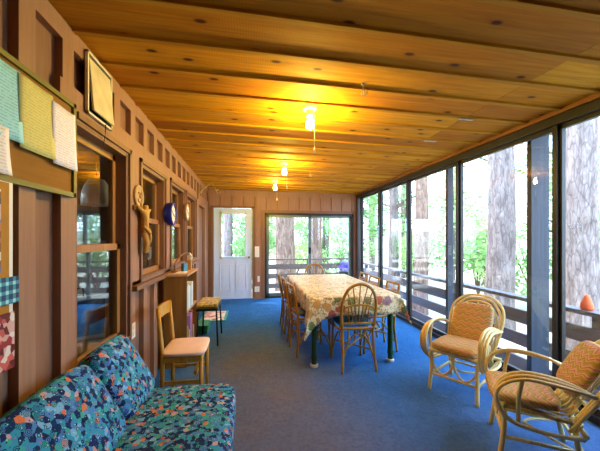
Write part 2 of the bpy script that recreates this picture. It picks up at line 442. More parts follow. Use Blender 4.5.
# dim room behind the left wall
struct(MB().box(-3.3, -3.25, .6, 1.0, 0, 2.5).box(-3.3, -3.25, 4.4, 6.9, 0, 2.5).box(-3.3, -3.25, 1.0, 4.4, 0, .8).box(-3.3, -3.25, 1.0, 2.4, .8, 2.15).box(-3.3, -3.25, 3.6, 4.4, .8, 2.15).box(-3.3, -3.25, 1.0, 4.4, 2.15, 2.5), 'wall_far_left', 'room')  # opening added in this unseen wall to let daylight onto things behind the window
struct(MB().box(-3.3, -1.02, .55, .6, 0, 2.5), 'wall_adjoining_near', 'room')
struct(MB().box(-3.3, -1.02, 6.85, 6.9, 0, 2.5), 'wall_adjoining_far', 'room')
struct(MB().box(-3.3, -1.02, .6, 6.9, 2.44, 2.5), 'ceiling_adjoining', 'room')
struct(MB().box(-3.3, -1.0, .6, 6.9, -.1, 0), 'floor_adjoining', 'roomf')

# back wall
SL = (.33, 2.42, 0, 1.93); DB = (-.79, .05, 0, 2.03)
mb = MB(); mb.m = 1
T = lambda o: None
def sheety(y0, y1, xa, xb, za, zb, ops):
    xs = sorted({xa, xb, *[o[0] for o in ops], *[o[1] for o in ops]})
    for a, b in zip(xs, xs[1:]):
        zz = za
        for o in [o for o in ops if o[0] <= a+1e-6 and o[1] >= b-1e-6]:
            if o[2] > zz: mb.box(a, b, y0, y1, zz, o[2])
            zz = o[3]
        if zz < zb: mb.box(a, b, y0, y1, zz, zb)
sheety(B, B+.08, -1.0, 2.62, 0, 2.46, [DB, SL])
mb.m = 0
mb.box(L, R, B-.022, B, 2.29, 2.42); mb.box(L, R, B-.022, B, 2.03, 2.10) if 0 else None
x = L+.02
k = 0
while x < R-.05:
    a, b = x, min(x+.232, R)
    if b < .33 or 1:
        za = 2.03+.0 if (a < DB[1] and b > DB[0]) else (1.99 if (a < SL[1] and b > SL[0]) else 0)
        if za == 0 or True:
            zz = za if za else 0
            if a < .05 < b: mb.box(.05, b, B-.018, B, 0, 2.29); mb.box(a, .05, B-.018, B, 2.03, 2.29)
            elif a < .33 < b: mb.box(a, .27, B-.018, B, 0, 2.29); mb.box(.27, b, B-.018, B, 1.99, 2.29)
            elif a < 2.48 < b: mb.box(a, b, B-.018, B, 1.99, 2.29)
            else: mb.box(a, b, B-.018, B, zz, 2.29)
    x += .252
struct(mb, 'wall_back', ['wall', 'wallpanel'])
mb = MB(); mb.box(.25, 2.49, B-.03, B, 1.93, 1.985); mb.box(.25, .325, B-.03, B, 0, 1.93); mb.box(2.425, 2.5, B-.03, B, 0, 1.93)
mb.box(-.85, -.79, B-.03, B, 0, 2.06); mb.box(.05, .10, B-.03, B, 0, 2.06); mb.box(-.85, .10, B-.03, B, 2.03, 2.07)
struct(mb, 'trim_2', 'casing')
# back door (half glazed)
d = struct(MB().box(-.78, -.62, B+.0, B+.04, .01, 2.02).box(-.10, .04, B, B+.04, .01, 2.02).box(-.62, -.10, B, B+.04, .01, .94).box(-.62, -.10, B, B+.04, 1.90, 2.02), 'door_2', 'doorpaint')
mb = MB()
for (xa, xb) in ((-.66, -.42), (-.31, -.07)):
    for (p, q, r, s_) in ((xa, xa+.02, .2, .78), (xb-.02, xb, .2, .78), (xa, xb, .2, .22), (xa, xb, .76, .78)): mb.box(p, q, B-.012, B, r, s_)
    mb.box(xa+.05, xb-.05, B-.008, B, .25, .73)
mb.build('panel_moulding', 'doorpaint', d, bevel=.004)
mb = MB()
for (p, q, r, s_) in ((-.65, -.61, .91, 1.93), (-.11, -.07, .91, 1.93), (-.65, -.07, .91, .95), (-.65, -.07, 1.89, 1.93)): mb.box(p, q, B-.018, B, r, s_)
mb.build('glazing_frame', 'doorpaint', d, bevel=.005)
MB().box(-.62, -.10, B+.018, B+.022, .94, 1.90).build('pane', 'glass', d)
kn = MB().lathe([(.025, 0), (.025, .006), (.01, .012), (.01, .035), (.026, .045), (.028, .06), (.015, .07)], 16).build('knob', 'brass', d, True)
kn.location = (-.02, B, .93); kn.rotation_euler = (PI/2, 0, 0)
# sliding glass door
xm = 1.37
d = struct(MB().box(.33, .37, B, B+.09, 0, 1.93).box(2.38, 2.42, B, B+.09, 0, 1.93).box(.33, 2.42, B, B+.09, 1.88, 1.93).box(.33, 2.42, B, B+.09, 0, .035), 'door_3', 'frame')
def slider(x0, x1, y0, z0, z1, nm):
    t = MB(); st = .055
    t.box(x0, x0+st, y0, y0+.03, z0, z1); t.box(x1-st, x1, y0, y0+.03, z0, z1); t.box(x0, x1, y0, y0+.03, z0, z0+.07); t.box(x0, x1, y0, y0+.03, z1-.05, z1)
    o = t.build(nm, 'alu', d)
    MB().box(x0+st-.004, x1-st+.004, y0+.013, y0+.017, z0+.066, z1-.046).build('pane', 'glass', o)
    return o
slider(.37, xm+.03, B+.01, .035, 1.88, 'sliding_panel')
p2 = slider(xm-.03, 2.38, B+.05, .035, 1.88, 'sliding_panel')
MB().box(xm-.03, xm+.02, B-.02, B+.01, 1.0, 1.14).build('handle', 'black', d, bevel=.005)
# right window wall
mb = MB(); mb.box(R-.03, R+.11, F0, B, 2.295, 2.365); mb.box(R-.02, R+.11, F0, B, 0, .05)
MUL = [.90]+[2.10, 3.30, 4.48, 5.54, 6.56]
mb.box(R-.02, R+.09, F0, .90, .05, 2.30)  # unseen near stretch closed up to keep light off the batten sides
for y in MUL: mb.box(R-.005, R+.05, y, y+.04, .05, 2.30)
mb.box(R-.02, R+.11, B-.09, B+.06, .05, 2.30)
struct(mb, 'wall_right', 'frame')
struct(MB().box(R-.06, R+.02, F0, B-.02, 2.362, 2.40), 'trim_3', 'fascia')
ye = MUL+[B-.09]
wi = 5
for a, b in zip(ye, ye[1:]):
    a += .04
    if b-a < .15: continue
    t = MB(); st = .022; x0, x1 = R+.02, R+.055
    t.box(x0, x1, a, a+st, .05, 2.295); t.box(x0, x1, b-st, b, .05, 2.295); t.box(x0, x1, a, b, .05, .10); t.box(x0, x1, a, b, 2.262, 2.295)
    w = struct(t, 'window_%d' % wi, 'frame'); wi += 1
    MB().box(R+.035, R+.039, a+st-.004, b-st+.004, .096, 2.266).build('pane', 'glass', w)
struct(MB().box(-1.0, 2.6, F0-.06, F0, 0, 2.46), 'wall_front', wood('dark_brown_board', '3a2a20', '46342a', 'z', .7))  # unseen wall behind the camera, coloured dark to cut bounced light

# ---------------------------------------------------------------- outside
struct(MB().box(2.62, 3.62, F0, 9.65, -.45, -.35).box(-2.5, 2.62, B+.09, 9.65, -.45, -.35), 'deck', 'deck')
mb = MB()
g = 40
gv = []; gf = []
for i in range(g+1):
    for j in range(g+1):
        xx, yy = -60+150*i/g, -50+150*j/g
        dd = max(0, math.hypot(xx-2, yy-3)-9)
        gv.append((xx, yy, -.9+.045*dd+.25*math.sin(xx*.3)*math.cos(yy*.23)*min(1, dd/8)))
for i in range(g):
    for j in range(g): a = i*(g+1)+j; gf.append((a, a+g+1, a+g+2, a+1))
mb.add(gv, gf); struct(mb, 'ground', 'ground', sm=True)
fin_y = [1.2, 2.47, 3.70, 4.76, 5.92]; fin_w = [.2, .2, .08, .035, .035]
lab = ['dark wooden post outside beside the nearest armchair', 'dark wooden post outside behind the armchair with the square back cushion',
       'dark wooden post outside at the right of the table end', 'dark wooden post outside near the far room corner']
for i, y in enumerate(fin_y):
    o = MB().box(2.66, 2.66+fin_w[i], y, y+.05, -.35, 2.50).build('deck_post', 'post')
    tag(o, (['dark wooden post outside at the right edge of the photo']+lab)[i], 'post', 'roof posts outside the window wall')
def railing(name, label, horiz, c, a, b, ztop, mat, posts):
    t = thing(name, label, 'railing', (0, 0, 0))
    def bx(p, q, z0, z1, th=.04, off=0):
        m_ = MB()
        if horiz: m_.box(p, q, c-th/2+off, c+th/2+off, z0, z1)
        else: m_.box(c-th/2+off, c+th/2+off, p, q, z0, z1)
        return m_
    bx(a, b, ztop-.045, ztop, .14).build('cap_rail', mat, t)
    for z0, z1 in ((ztop-.33, ztop-.165), (ztop-.62, ztop-.46), (ztop-.92, ztop-.77)): bx(a, b, z0, z1, .038, -.06 if not horiz else -.06).build('rail_board', mat, t)
    for p in posts: bx(p-.045, p+.045, -.35, ztop-.045, .08).build('post', mat, t)
    return t
railing('deck_railing', 'weathered grey deck railing running along outside the window wall', False, 3.5, F0, 9.45, .60, 'railw', (-1.5, .5, 2.5, 4.6, 6.7, 8.7))
railing('deck_railing', 'weathered brown deck railing seen through the sliding glass door', True, 9.5, -2.4, 3.45, .70, 'railback', (-1.9, .0, 1.85, 3.3))

def trunk(x, y, w, mat, label, h=13, group=None, lean=0, crown=None):
    t = thing('pine_tree', label, 'tree', (x, y, -1.0), 0, group)
    n = 22; pts = []; rr = []
    for i in range(n+1):
        z = h*i/n; pts.append((lean*z+.04*math.sin(z*.9+x), .04*math.cos(z*.8+y), z))
        rr.append(w/2*(1.0-.45*i/n)*(1+.25*math.exp(-z*2.2)))
    m_ = MB(); m_.tube(pts, rr, 20)
    if crown:
        z0, z1, rad, cnt, mt = crown
        br = m_
        lv = MB()
        for _ in range(14):
            zz = random.uniform(z0, z1); a = random.uniform(0, 2*PI); ln = rad*random.uniform(.6, 1.1)
            e = Vector((ln*math.cos(a), ln*math.sin(a), zz+random.uniform(-.2, .5)))
            br.tube([(0, 0, zz-.2), tuple(e*.5+Vector((0, 0, zz*.5-.05))), tuple(e)], [.05, .03, .012], 5)
            leaves(lv, Vector((e.x*.75, e.y*.75, e.z)), (ln*.45, ln*.45, .45), cnt//14, .13)
        lv.build('foliage', mt, t)
    m_.build('trunk', mat, t, True)
    return t
def leaves(lv, c, r, cnt, sz):
    vs = []; fs = []
    for _ in range(cnt):
        while True:
            p = Vector((random.uniform(-1, 1), random.uniform(-1, 1), random.uniform(-1, 1)))
            if p.length < 1: break
        p = Vector((c[0]+p.x*r[0], c[1]+p.y*r[1], c[2]+p.z*r[2]))
        u = Vector((random.gauss(0, 1), random.gauss(0, 1), random.gauss(0, 1))).normalized(); w = u.orthogonal().normalized()
        s_ = sz*random.uniform(.6, 1.3); o = len(vs)
        vs += [p-u*s_*.5, p+w*s_*.22, p+u*s_*.5, p-w*s_*.22]; fs.append((o, o+1, o+2, o+3))
    lv.add(vs, fs)
trunk(1.31, 11.2, .78, 'bark', 'thick pine trunk seen through the left panel of the sliding glass door', crown=(4.5, 8, 1.8, 900, M['leafb']))
trunk(2.70, 12.2, .62, 'bark', 'reddish pine trunk seen through the right panel of the sliding glass door')
trunk(5.05, 8.3, .42, 'bark', 'slim pine trunk in the window pane right of the table', lean=.004)
trunk(5.6, 11.1, .42, 'bark2', 'pine trunk in the window pane beyond the far right dining chairs', crown=(3, 7, 1.6, 900, M['leafb']))
trunk(5.80, 6.2, .62, 'bark2', 'broad grey pine trunk in the pane between the two armchairs')
trunk(6.5, 4.95, .56, 'bark2', 'big pine trunk in the rightmost window pane')
trunk(-.9, 12.4, .40, 'bark2', 'thin pine trunk seen through the glass of the white back door')
far = [(8.2, 15), (4.1, 16), (2.2, 18), (11, 12), (10, 8.2), (14, 11), (7.6, 18), (12, 16), (.2, 17), (12.5, 7), (15, 9.5), (9, 21), (-1.8, 16), (11, 5)]
for i, (x, y) in enumerate(far):
    trunk(x, y, random.uniform(.25, .42), random.choice(['bark', 'bark2']), 'slender pine trunk far back in the bright woods', group='far pines beyond the deck',
          h=14, crown=(2.0+random.random()*2, 8, 1.7, 1300, M['leafb']))
bush = [(7.2, 8.0, .9, 1.3, 1.5, 'leafa'), (8.6, 10.2, 1.2, 1.6, 1.7, 'leafc'), (6.2, 10.4, .9, 1.2, 1.4, 'leafc'), (9.0, 7.0, 1.0, 1.5, 1.6, 'leafa'), (4.2, 13.4, 1.1, 1.5, 1.6, 'leafa'),
        (2.1, 14.6, 1.3, 1.9, 1.7, 'leafc'), (.2, 14.0, 1.0, 1.3, 1.6, 'leafa'), (7.9, 13, 1.4, 2.0, 1.8, 'leafa'), (10.6, 9.8, 1.4, 2.1, 1.8, 'leafc'), (10.5, 6.2, 1.0, 1.3, 1.5, 'leafa'), (9.3, 4.6, .9, 1.2, 1.2, 'leafa')]
for i, (x, y, r, zc, h, mt) in enumerate(bush):
    t = thing('bush', 'bright green bush among the pines beyond the deck', 'bush', (x, y, -.8), 0, 'bushes beyond the deck')
    lv = MB(); st = MB()
    for _ in range(7):
        e = Vector((random.uniform(-r, r)*.7, random.uniform(-r, r)*.7, random.uniform(.6, 1.7)*h))
        st.tube([(0, 0, 0), tuple(e*.55+Vector((0, 0, .2))), tuple(e)], [.04, .025, .01], 5)
        leaves(lv, e, (r*.55, r*.55, h*.42), 260, .15)
    st.build('stems', 'bark', t); lv.build('foliage', mt, t)
yt = [(6.9, 9.3, 4.2), (9.6, 8.6, 5), (8.0, 6.2, 3.6), (9.4, 12.2, 5.5), (5.0, 13.0, 4.6), (1.9, 15.6, 5.2), (.2, 12.6, 3.4), (4.0, 18.5, 6), (6.6, 14.4, 5), (12.5, 10.2, 6), (11.8, 7.6, 5), (10.6, 5.0, 3.8), (3.3, 15.2, 5), (-1.6, 15, 4)]
for x, y, h in yt:
    t = thing('young_tree', 'young light green leafy tree between the pine trunks', 'tree', (x, y, -.8), 0, 'young leafy trees beyond the deck')
    lv = MB(); st = MB()
    st.tube([(0, 0, 0), (.05, .03, h*.5), (0, 0, h*.95)], [.05, .035, .01], 6)
    for _ in range(13):
        a = random.uniform(0, 2*PI); zz = random.uniform(.25, 1)*h; rr = (1.15-.6*zz/h)*h*.22
        e = Vector((rr*math.cos(a), rr*math.sin(a), zz)); st.tube([(0, 0, zz-.3), tuple(e)], [.02, .008], 5)
        leaves(lv, e, (.5, .5, .42), 150, .17)
    st.build('trunk', 'bark2', t); lv.build('foliage', random.choice(['leafa', 'leafc', 'leafb']), t)
# orange planter and hanging petunia pot out on the deck
t = thing('clay_pot', 'small orange pointed pot standing on the deck railing in the rightmost pane', 'pot', (3.5, 2.62, .60))
MB().lathe([(.05, 0), (.056, .03), (.05, .07), (.036, .11), (.026, .14), (.012, .16), (.002, .165)], 18).build('body', plain('orange_clay', 'e0622e', .6), t, True)
t = thing('flower_basket', 'purple flowers in a dark pot on the deck beyond the sliding door', 'plant', (2.95, 9.1, -.35))
MB().lathe([(.12, 0), (.17, .55), (.19, .62), (.19, .66), (.16, .66)], 18).build('pot', 'black', t, True)
lv = MB(); leaves(lv, (0, 0, .80), (.22, .22, .2), 260, .09); lv.build('blossoms', leaf('purple_petal', '5a4aa0', '8a80c8'), t)

# ---------------------------------------------------------------- lamps
def lamp(x, y, label):
    z = cz(x)-.0
    t = thing('ceiling_bulb_lamp', label, 'ceiling lamp', (x, y, z), 0, 'bare bulb lamps along the ceiling')
    MB().lathe([(.058, -.002), (.060, -.012), (.052, -.028), (.03, -.034)], 24).build('base', 'cream', t, True)
    MB().lathe([(.03, -.034), (.028, -.075), (.022, -.085)], 18).build('socket', 'cream', t, True)
    MB().lathe([(.013, -.085), (.016, -.105), (.027, -.128), (.031, -.150), (.026, -.170), (.012, -.182), (.002, -.184)], 20).build('bulb', BULB[0 if y < 3 else 1 if y < 5 else 2], t, True)
    m_ = MB(); m_.tube([(.03, -.03, -.05), (.032, -.034, -.2), (.032, -.034, -.34)], .0018, 5)
    pc = m_.build('pull_cord', 'cream', t)
    MB().lathe([(.002, -.335), (.006, -.345), (.008, -.37), (.004, -.385)], 8, (.032, -.034, 0)).build('cord_knob', 'cream', pc, True)
    return t
BULB = [emit('lit_bulb', (1, .74, .13), q) for q in (580, 440, 300)]
lamp(.48, 2.40, 'nearest lit bare bulb on a white ceiling base')
lamp(.478, 4.22, 'middle lit bare bulb of the three on the ceiling')
lamp(.458, 5.55, 'farthest lit bare bulb of the three near the back wall')
def hook(x, y, label):
    t = thing('ceiling_hook', label, 'hook', (x, y, cz(x)), 0, 'small hooks screwed into the ceiling boards')
    MB().lathe([(.014, 0), (.012, -.006), (.004, -.01)], 12).build('plate', 'steel', t)
    MB().curve([(0, 0, 0), (0, 0, -.05), (.015, 0, -.075), (.03, 0, -.06), (.026, 0, -.04)], .003, 6).build('hook_wire', 'steel', t, True)
    MB().curve([(0, 0, -.045), (-.012, 0, -.065), (0, 0, -.085), (.012, 0, -.065)], .0025, 6, closed=True).build('ring', 'steel', t, True)
hook(.77, 1.97, 'small wire hook in the ceiling right of the nearest bulb')
hook(.95, 4.72, 'small wire hook in the ceiling before the back wall')
for x, y, lb in ((1.84, 2.28, 'small flat metal mending plate across a ceiling batten, nearer one'), (1.88, 2.92, 'small flat metal mending plate across a ceiling batten, farther one')):
    z = cz(x)-.0225
    o = MB().box(-.07, .07, -.012, .012, -.004, 0).box(-.05, -.03, -.012, .012, -.006, 0).box(.03, .05, -.012, .012, -.006, 0).build('mending_plate', 'steel')
    o.location = (x, BPH+BOARD*round((y-BPH)/BOARD), z); o.rotation_euler = (0, math.radians(.8), .0); tag(o, lb, 'metal plate')

# ---------------------------------------------------------------- sofa
def sofa():
    t = thing('sofa', 'low sofa in blue circle print fabric under the window', 'sofa', (-.5, 1.2, 0))
    fr = MB(); fr.box(-.36, .38, -.88, .86, .12, .24)
    fr.build('base_frame', 'shelfwood', t, bevel=.01)
    for sx in (-.32, .34):
        for sy in (-.84, .82): MB().box(sx-.03, sx+.03, sy-.03, sy+.03, 0, .12).build('leg', 'shelfwood', t, bevel=.006)
    MB().box(-.405, -.365, -.88, .87, .12, .69).build('back_frame', 'shelfwood', t, bevel=.012)
    for (a, b) in ((-.02, .845), (-.885, -.025)):
        MB().puff((.10, (a+b)/2, .335), (.63, b-a, .20), 7, 12, .12).build('seat_cushion', 'couch', t, True)
    for (a, b) in ((.455, .885), (-.25, .45), (-.86, -.255)):
        o = MB().puff((0, 0, 0), (.42, b-a, .15), 6, 12, .25).build('back_cushion', 'couch', t, True)
        o.location = (-.235, (a+b)/2, .565); o.rotation_euler = (0, math.radians(90-30+0), 0)
    return t
sofa()

# ---------------------------------------------------------------- wooden side chair
t = thing('wooden_chair', 'golden wooden chair with peach padded seat beside the sofa', 'chair', (-.53, 2.70, 0), 0)
for sy in (-.178, .178):
    MB().tube([(-.17, sy, 0), (-.165, sy, .44), (-.20, sy, .83)], [.018, .019, .016], 10).build('back_leg', 'oak', t, True)
    MB().tube([(.145, sy, 0), (.145, sy, .43)], [.016, .019], 10).build('leg', 'oak', t, True)
    MB().box(-.16, .145, sy-.009, sy+.009, .20, .225).build('stretcher', 'oak', t)
MB().box(-.012+.1, .012+.1, -.19, .19, .27, .30).build('stretcher', 'oak', t)
MB().box(-.17, .155, -.20, .20, .385, .43).build('seat_rail', 'oak', t, bevel=.004)
MB().puff((0, 0, .448), (.36, .42, .05), 6, 10, .3).build('seat', 'peach', t, True)
for z0, z1 in ((.725, .83),):
    m_ = MB(); pts = [(-.195, -.178, 0), (-.215, -.1, 0), (-.222, 0, 0), (-.215, .1, 0), (-.195, .178, 0)]
    P = smooth(pts, 5)
    vs = []; fs = []
    for p in P: vs += [(p.x-.01, p.y, z0), (p.x+.01, p.y, z0), (p.x+.004, p.y, z1), (p.x-.016, p.y, z1)]
    for i in range(len(P)-1):
        for j in range(4): fs.append((i*4+j, i*4+(j+1) % 4, i*4+4+(j+1) % 4, i*4+4+j))
    fs += [(3, 2, 1, 0), tuple((len(P)-1)*4+j for j in range(4))]
    m_.add(vs, fs); m_.build('top_rail', 'oak', t)
t.scale = (.95, .95, .96)

# ---------------------------------------------------------------- bookshelf
bx0, bx1, by0, by1 = -.885, -.655, 3.30, 3.92
t = thing('bookshelf', 'brown wooden bookshelf standing against the left wall', 'bookshelf', (bx0, by0, 0))
w_, d_ = bx1-bx0, by1-by0
MB().box(0, w_, 0, .025, 0, .955).build('side_panel', 'shelfwood', t)
MB().box(0, w_, d_-.025, d_, 0, .955).build('side_panel', 'shelfwood', t)
MB().box(0, .01, .025, d_-.025, .04, .955).build('back_panel', 'shelfwood', t)
MB().box(-.005, w_+.012, -.012, d_+.012, .955, .98).build('top', 'shelfedge', t, bevel=.003)
for z in (.06, .585): MB().box(.01, w_, .025, d_-.025, z-.02, z).build('shelf', 'shelfedge', t)
def book(x, y, z, dx, dy, h, col, label, grp, tilt=0):
    tb = thing('book', label, 'book', (x, y, z), 0, grp)
    m_ = MB(); m_.box(0, dx, 0, .003, 0, h).box(0, dx, dy-.003, dy, 0, h).box(dx-.003, dx, 0, dy, 0, h)
    m_.build('cover', plain('cover_'+col, col, .5, 0, .05), tb)
    MB().box(.006, dx-.004, .003, dy-.003, .004, h-.006).build('pages', 'cream', tb)
    tb.rotation_euler = (tilt, 0, 0)
up = [('e8e6dc', .26, 'white'), ('bcd8e6', .28, 'pale blue'), ('e9e2c8', .27, 'cream'), ('f0f0ec', .25, 'thick white'), ('8fb8d0', .24, 'sky blue'), ('d8cdb0', .26, 'buff'), ('c8d8dc', .25, 'grey blue'), ('f2eee2', .27, 'ivory')]
yy = by0+.028
for i, (c, h, nm) in enumerate(up):
    dy = [.03, .03, .045, .055, .03, .04, .04, .05][i]
    book(bx0+.062, yy, .585, .165, dy, h, c, nm+' binder on the upper shelf of the brown bookshelf, standing upright', 'binders on the upper bookshelf shelf'); yy += dy+.004
lo = [('b8a040', .36, 'mustard yellow'), ('5a6c38', .34, 'olive green'), ('d8c070', .30, 'straw yellow'), ('9a6ab0', .45, 'tall purple'), ('b884c0', .46, 'lilac'), ('c04848', .48, 'red'), ('3a8a6a', .30, 'green'), ('dcd0c0', .28, 'beige')]
yy = by0+.028
for i, (c, h, nm) in enumerate(lo):
    dy = [.04, .035, .04, .05, .045, .05, .05, .04][i]
    book(bx0+.048, yy, .06, .185, dy, h, c, nm+' book on the lower shelf of the brown bookshelf', 'books on the lower bookshelf shelf'); yy += dy+.004
o = MB().box(0, .10, 0, .16, 0, .004).box(.006, .098, .01, .15, .004, .009).build('paper_stack', 'white'); o.location = (-.79, 3.36, .98); tag(o, 'white papers lying on the top of the bookshelf', 'papers')
t = thing('blue_cup', 'small blue box shaped cup on the bookshelf top', 'cup', (-.74, 3.60, .98))
MB().lathe([(.034, 0), (.036, .09), (.033, .09), (.031, .008)], 4).build('body', plain('dusty_blue', '4f88a8', .5), t)
o = MB().box(-.025, .025, -.035, .035, 0, .10).box(-.027, .027, -.037, .037, .10, .115).build('small_box', plain('tan_card', 'b8823c', .6), bevel=.003); o.location = (-.72, 3.78, .98); tag(o, 'small tan box with lid on the bookshelf top', 'box')
t = thing('driftwood_branch', 'curved dark branch ornament with pale tip on the bookshelf top', 'ornament', (-.82, 3.50, .98))
MB().lathe([(.04, 0), (.04, .012), (.015, .02)], 14).build('base', 'shelfwood', t, True)
MB().curve([(0, 0, .015), (.0, .02, .10), (.03, .12, .17), (.06, .26, .20), (.09, .36, .185)], [.009]*25, 7, 6).build('stem', 'casing', t, True)
MB().curve([(.085, .35, .19), (.10, .40, .16), (.10, .42, .13), (.09, .40, .12)], [.014]*19, 7, 6).build('tip', 'cream', t, True)

# ---------------------------------------------------------------- stool with games
t = thing('low_bench', 'small dark bench with thin black legs beyond the bookshelf', 'bench', (-.53, 4.15, 0))
MB().box(-.13, .13, -.27, .27, .445, .475).build('seat', 'black', t, bevel=.006)
for sx in (-1, 1):
    for sy in (-1, 1): MB().tube([(sx*.13, sy*.26, 0), (sx*.11, sy*.23, .45)], .011, 8).build('leg', 'black', t, True)
t = thing('game_box', 'yellow patterned game box lying on the dark bench', 'box', (-.53, 4.15, .475))
n = N('yellow_game_print'); v = n.coord(); c = n.ramp(n.vor(v, 34, 'Color'), [(0, '6a5418'), (.3, 'b89a28'), (.7, 'd8bc48'), (.9, '8a4a20')], 'CONSTANT')
n.bsdf(c, .5); M['game'] = n.m
MB().box(-.12, .12, -.24, .24, 0, .035).build('tray', plain('brown_card', '5c4424', .6), t)
MB().box(-.124, .124, -.244, .244, .02, .05).build('lid', 'game', t, bevel=.003)
t = thing('board_game', 'pink and white game board with teal border on the carpet', 'board game', (-.60, 5.35, 0))
MB().box(-.21, .21, -.34, .34, 0, .02).build('border', plain('teal_card', '2f9a90', .5), t)
n = N('pink_board_print'); v = n.coord(); c = n.ramp(n.vor(v, 12, 'Color'), [(0, 'd89a90'), (.3, 'f0e4dc'), (.75, 'c86a60'), (.85, 'f4eee8')], 'CONSTANT'); n.bsdf(c, .5)
MB().box(-.17, .17, -.30, .30, .02, .024).build('print', n.m, t)
o = MB().box(-.09, .09, -.16, .16, 0, .11).box(-.093, .093, -.163, .163, .06, .115).build('green_box', plain('emerald_card', '2f8a58', .5), bevel=.003); o.location = (-.69, 4.58, 0); tag(o, 'green box on the carpet beside the bench', 'box')
o = MB().box(-.08, .08, -.10, .10, 0, .06).box(-.083, .083, -.103, .103, .04, .065).build('dark_box', 'darkpad', bevel=.003); o.location = (-.745, 4.07, 0); tag(o, 'low dark box on the carpet under the bench', 'box')

# ---------------------------------------------------------------- dining table
tx0, tx1, ty0, ty1 = .62, 1.58, 3.0, 4.92
t = thing('dining_table', 'long dining table with dark green legs under the flowered cloth', 'table', (0, 0, 0))
MB().box(tx0, tx1, ty0, ty1, .715, .742).build('tabletop', 'tabletop', t)
MB().box(tx0+.08, tx1-.08, ty0+.09, ty0+.11, .62, .715).box(tx0+.08, tx1-.08, ty1-.11, ty1-.09, .62, .715).box(tx0+.08, tx0+.10, ty0+.1, ty1-.1, .62, .715).box(tx1-.10, tx1-.08, ty0+.1, ty1-.1, .62, .715).build('apron', 'green', t)
for x in (.67, 1.53):
    for y in (3.11, 4.81):
        lg = MB().lathe([(.028, .03), (.026, .06), (.034, .10), (.028, .14), (.03, .4), (.036, .55), (.028, .57), (.04, .60), (.04, .715)], 14, (x, y, 0)).build('leg', 'green', t, True)
        MB().lathe([(.042, 0), (.046, .022), (.034, .032), (.03, .02)], 16, (x, y, 0)).build('caster_cup', 'white', lg, True)
# table cloth: draped grid
nx, ny = 40, 70; DR = .19
def clothpt(u, v):
    X0, X1, Y0, Y1 = tx0-.006, tx1+.006, ty0-.006, ty1+.006
    ox = X0-u if u < X0 else (u-X1 if u > X1 else 0); oy = Y0-v if v < Y0 else (v-Y1 if v > Y1 else 0)
    x = min(max(u, X0), X1); y = min(max(v, Y0), Y1); z = .746
    per = (u*1.0+v*1.0)
    sx = -1 if u < X0 else 1; sy = -1 if v < Y0 else 1
    if ox and oy:
        L_ = math.hypot(ox, oy); z -= (ox+oy)*(1.12 if (sx < 0 and sy < 0) else .85)
        x += sx*(.015+.085*min(ox, oy)/DR); y += sy*(.015+.085*min(ox, oy)/DR)
    elif ox: z -= ox; x += sx*(.008+.014*math.sin(v*17)*ox/DR+.012*ox/DR)
    elif oy: z -= oy; y += sy*(.008+.014*math.sin(u*19)*oy/DR+.012*oy/DR)
    if oy and sy < 0:
        q = max(0, 1-abs(u-X0)/.20) if u >= X0 else 0; z -= .13*q*q*oy/DR; y -= .03*q*oy/DR
    if ox and sx < 0:
        q = max(0, 1-abs(v-Y0)/.20) if v >= Y0 else 0; z -= .13*q*q*ox/DR; x -= .03*q*ox/DR
    if ox and oy and sx < 0 and sy < 0: z -= .13*max(ox, oy)/DR*(1-min(ox, oy)/DR)
    return (x, y, z)
us = [tx0-DR-.006]+[tx0-DR*(1-i/6)-.006 for i in range(1, 7)]+[tx0+(tx1-tx0)*i/nx for i in range(1, nx)]+[tx1+.006+DR*i/6 for i in range(0, 7)]
vs_ = [ty0-DR-.006]+[ty0-DR*(1-i/6)-.006 for i in range(1, 7)]+[ty0+(ty1-ty0)*i/ny for i in range(1, ny)]+[ty1+.006+DR*i/6 for i in range(0, 7)]
mb = MB(); mb.add([clothpt(u, v) for u in us for v in vs_], [(i*len(vs_)+j, (i+1)*len(vs_)+j, (i+1)*len(vs_)+j+1, i*len(vs_)+j+1) for i in range(len(us)-1) for j in range(len(vs_)-1)])
o = mb.build('tablecloth', 'cloth', None, True); tag(o, 'cream flowered cloth draped over the dining table', 'tablecloth')
so = o.modifiers.new('thick', 'SOLIDIFY'); so.thickness = .002; so.offset = 1

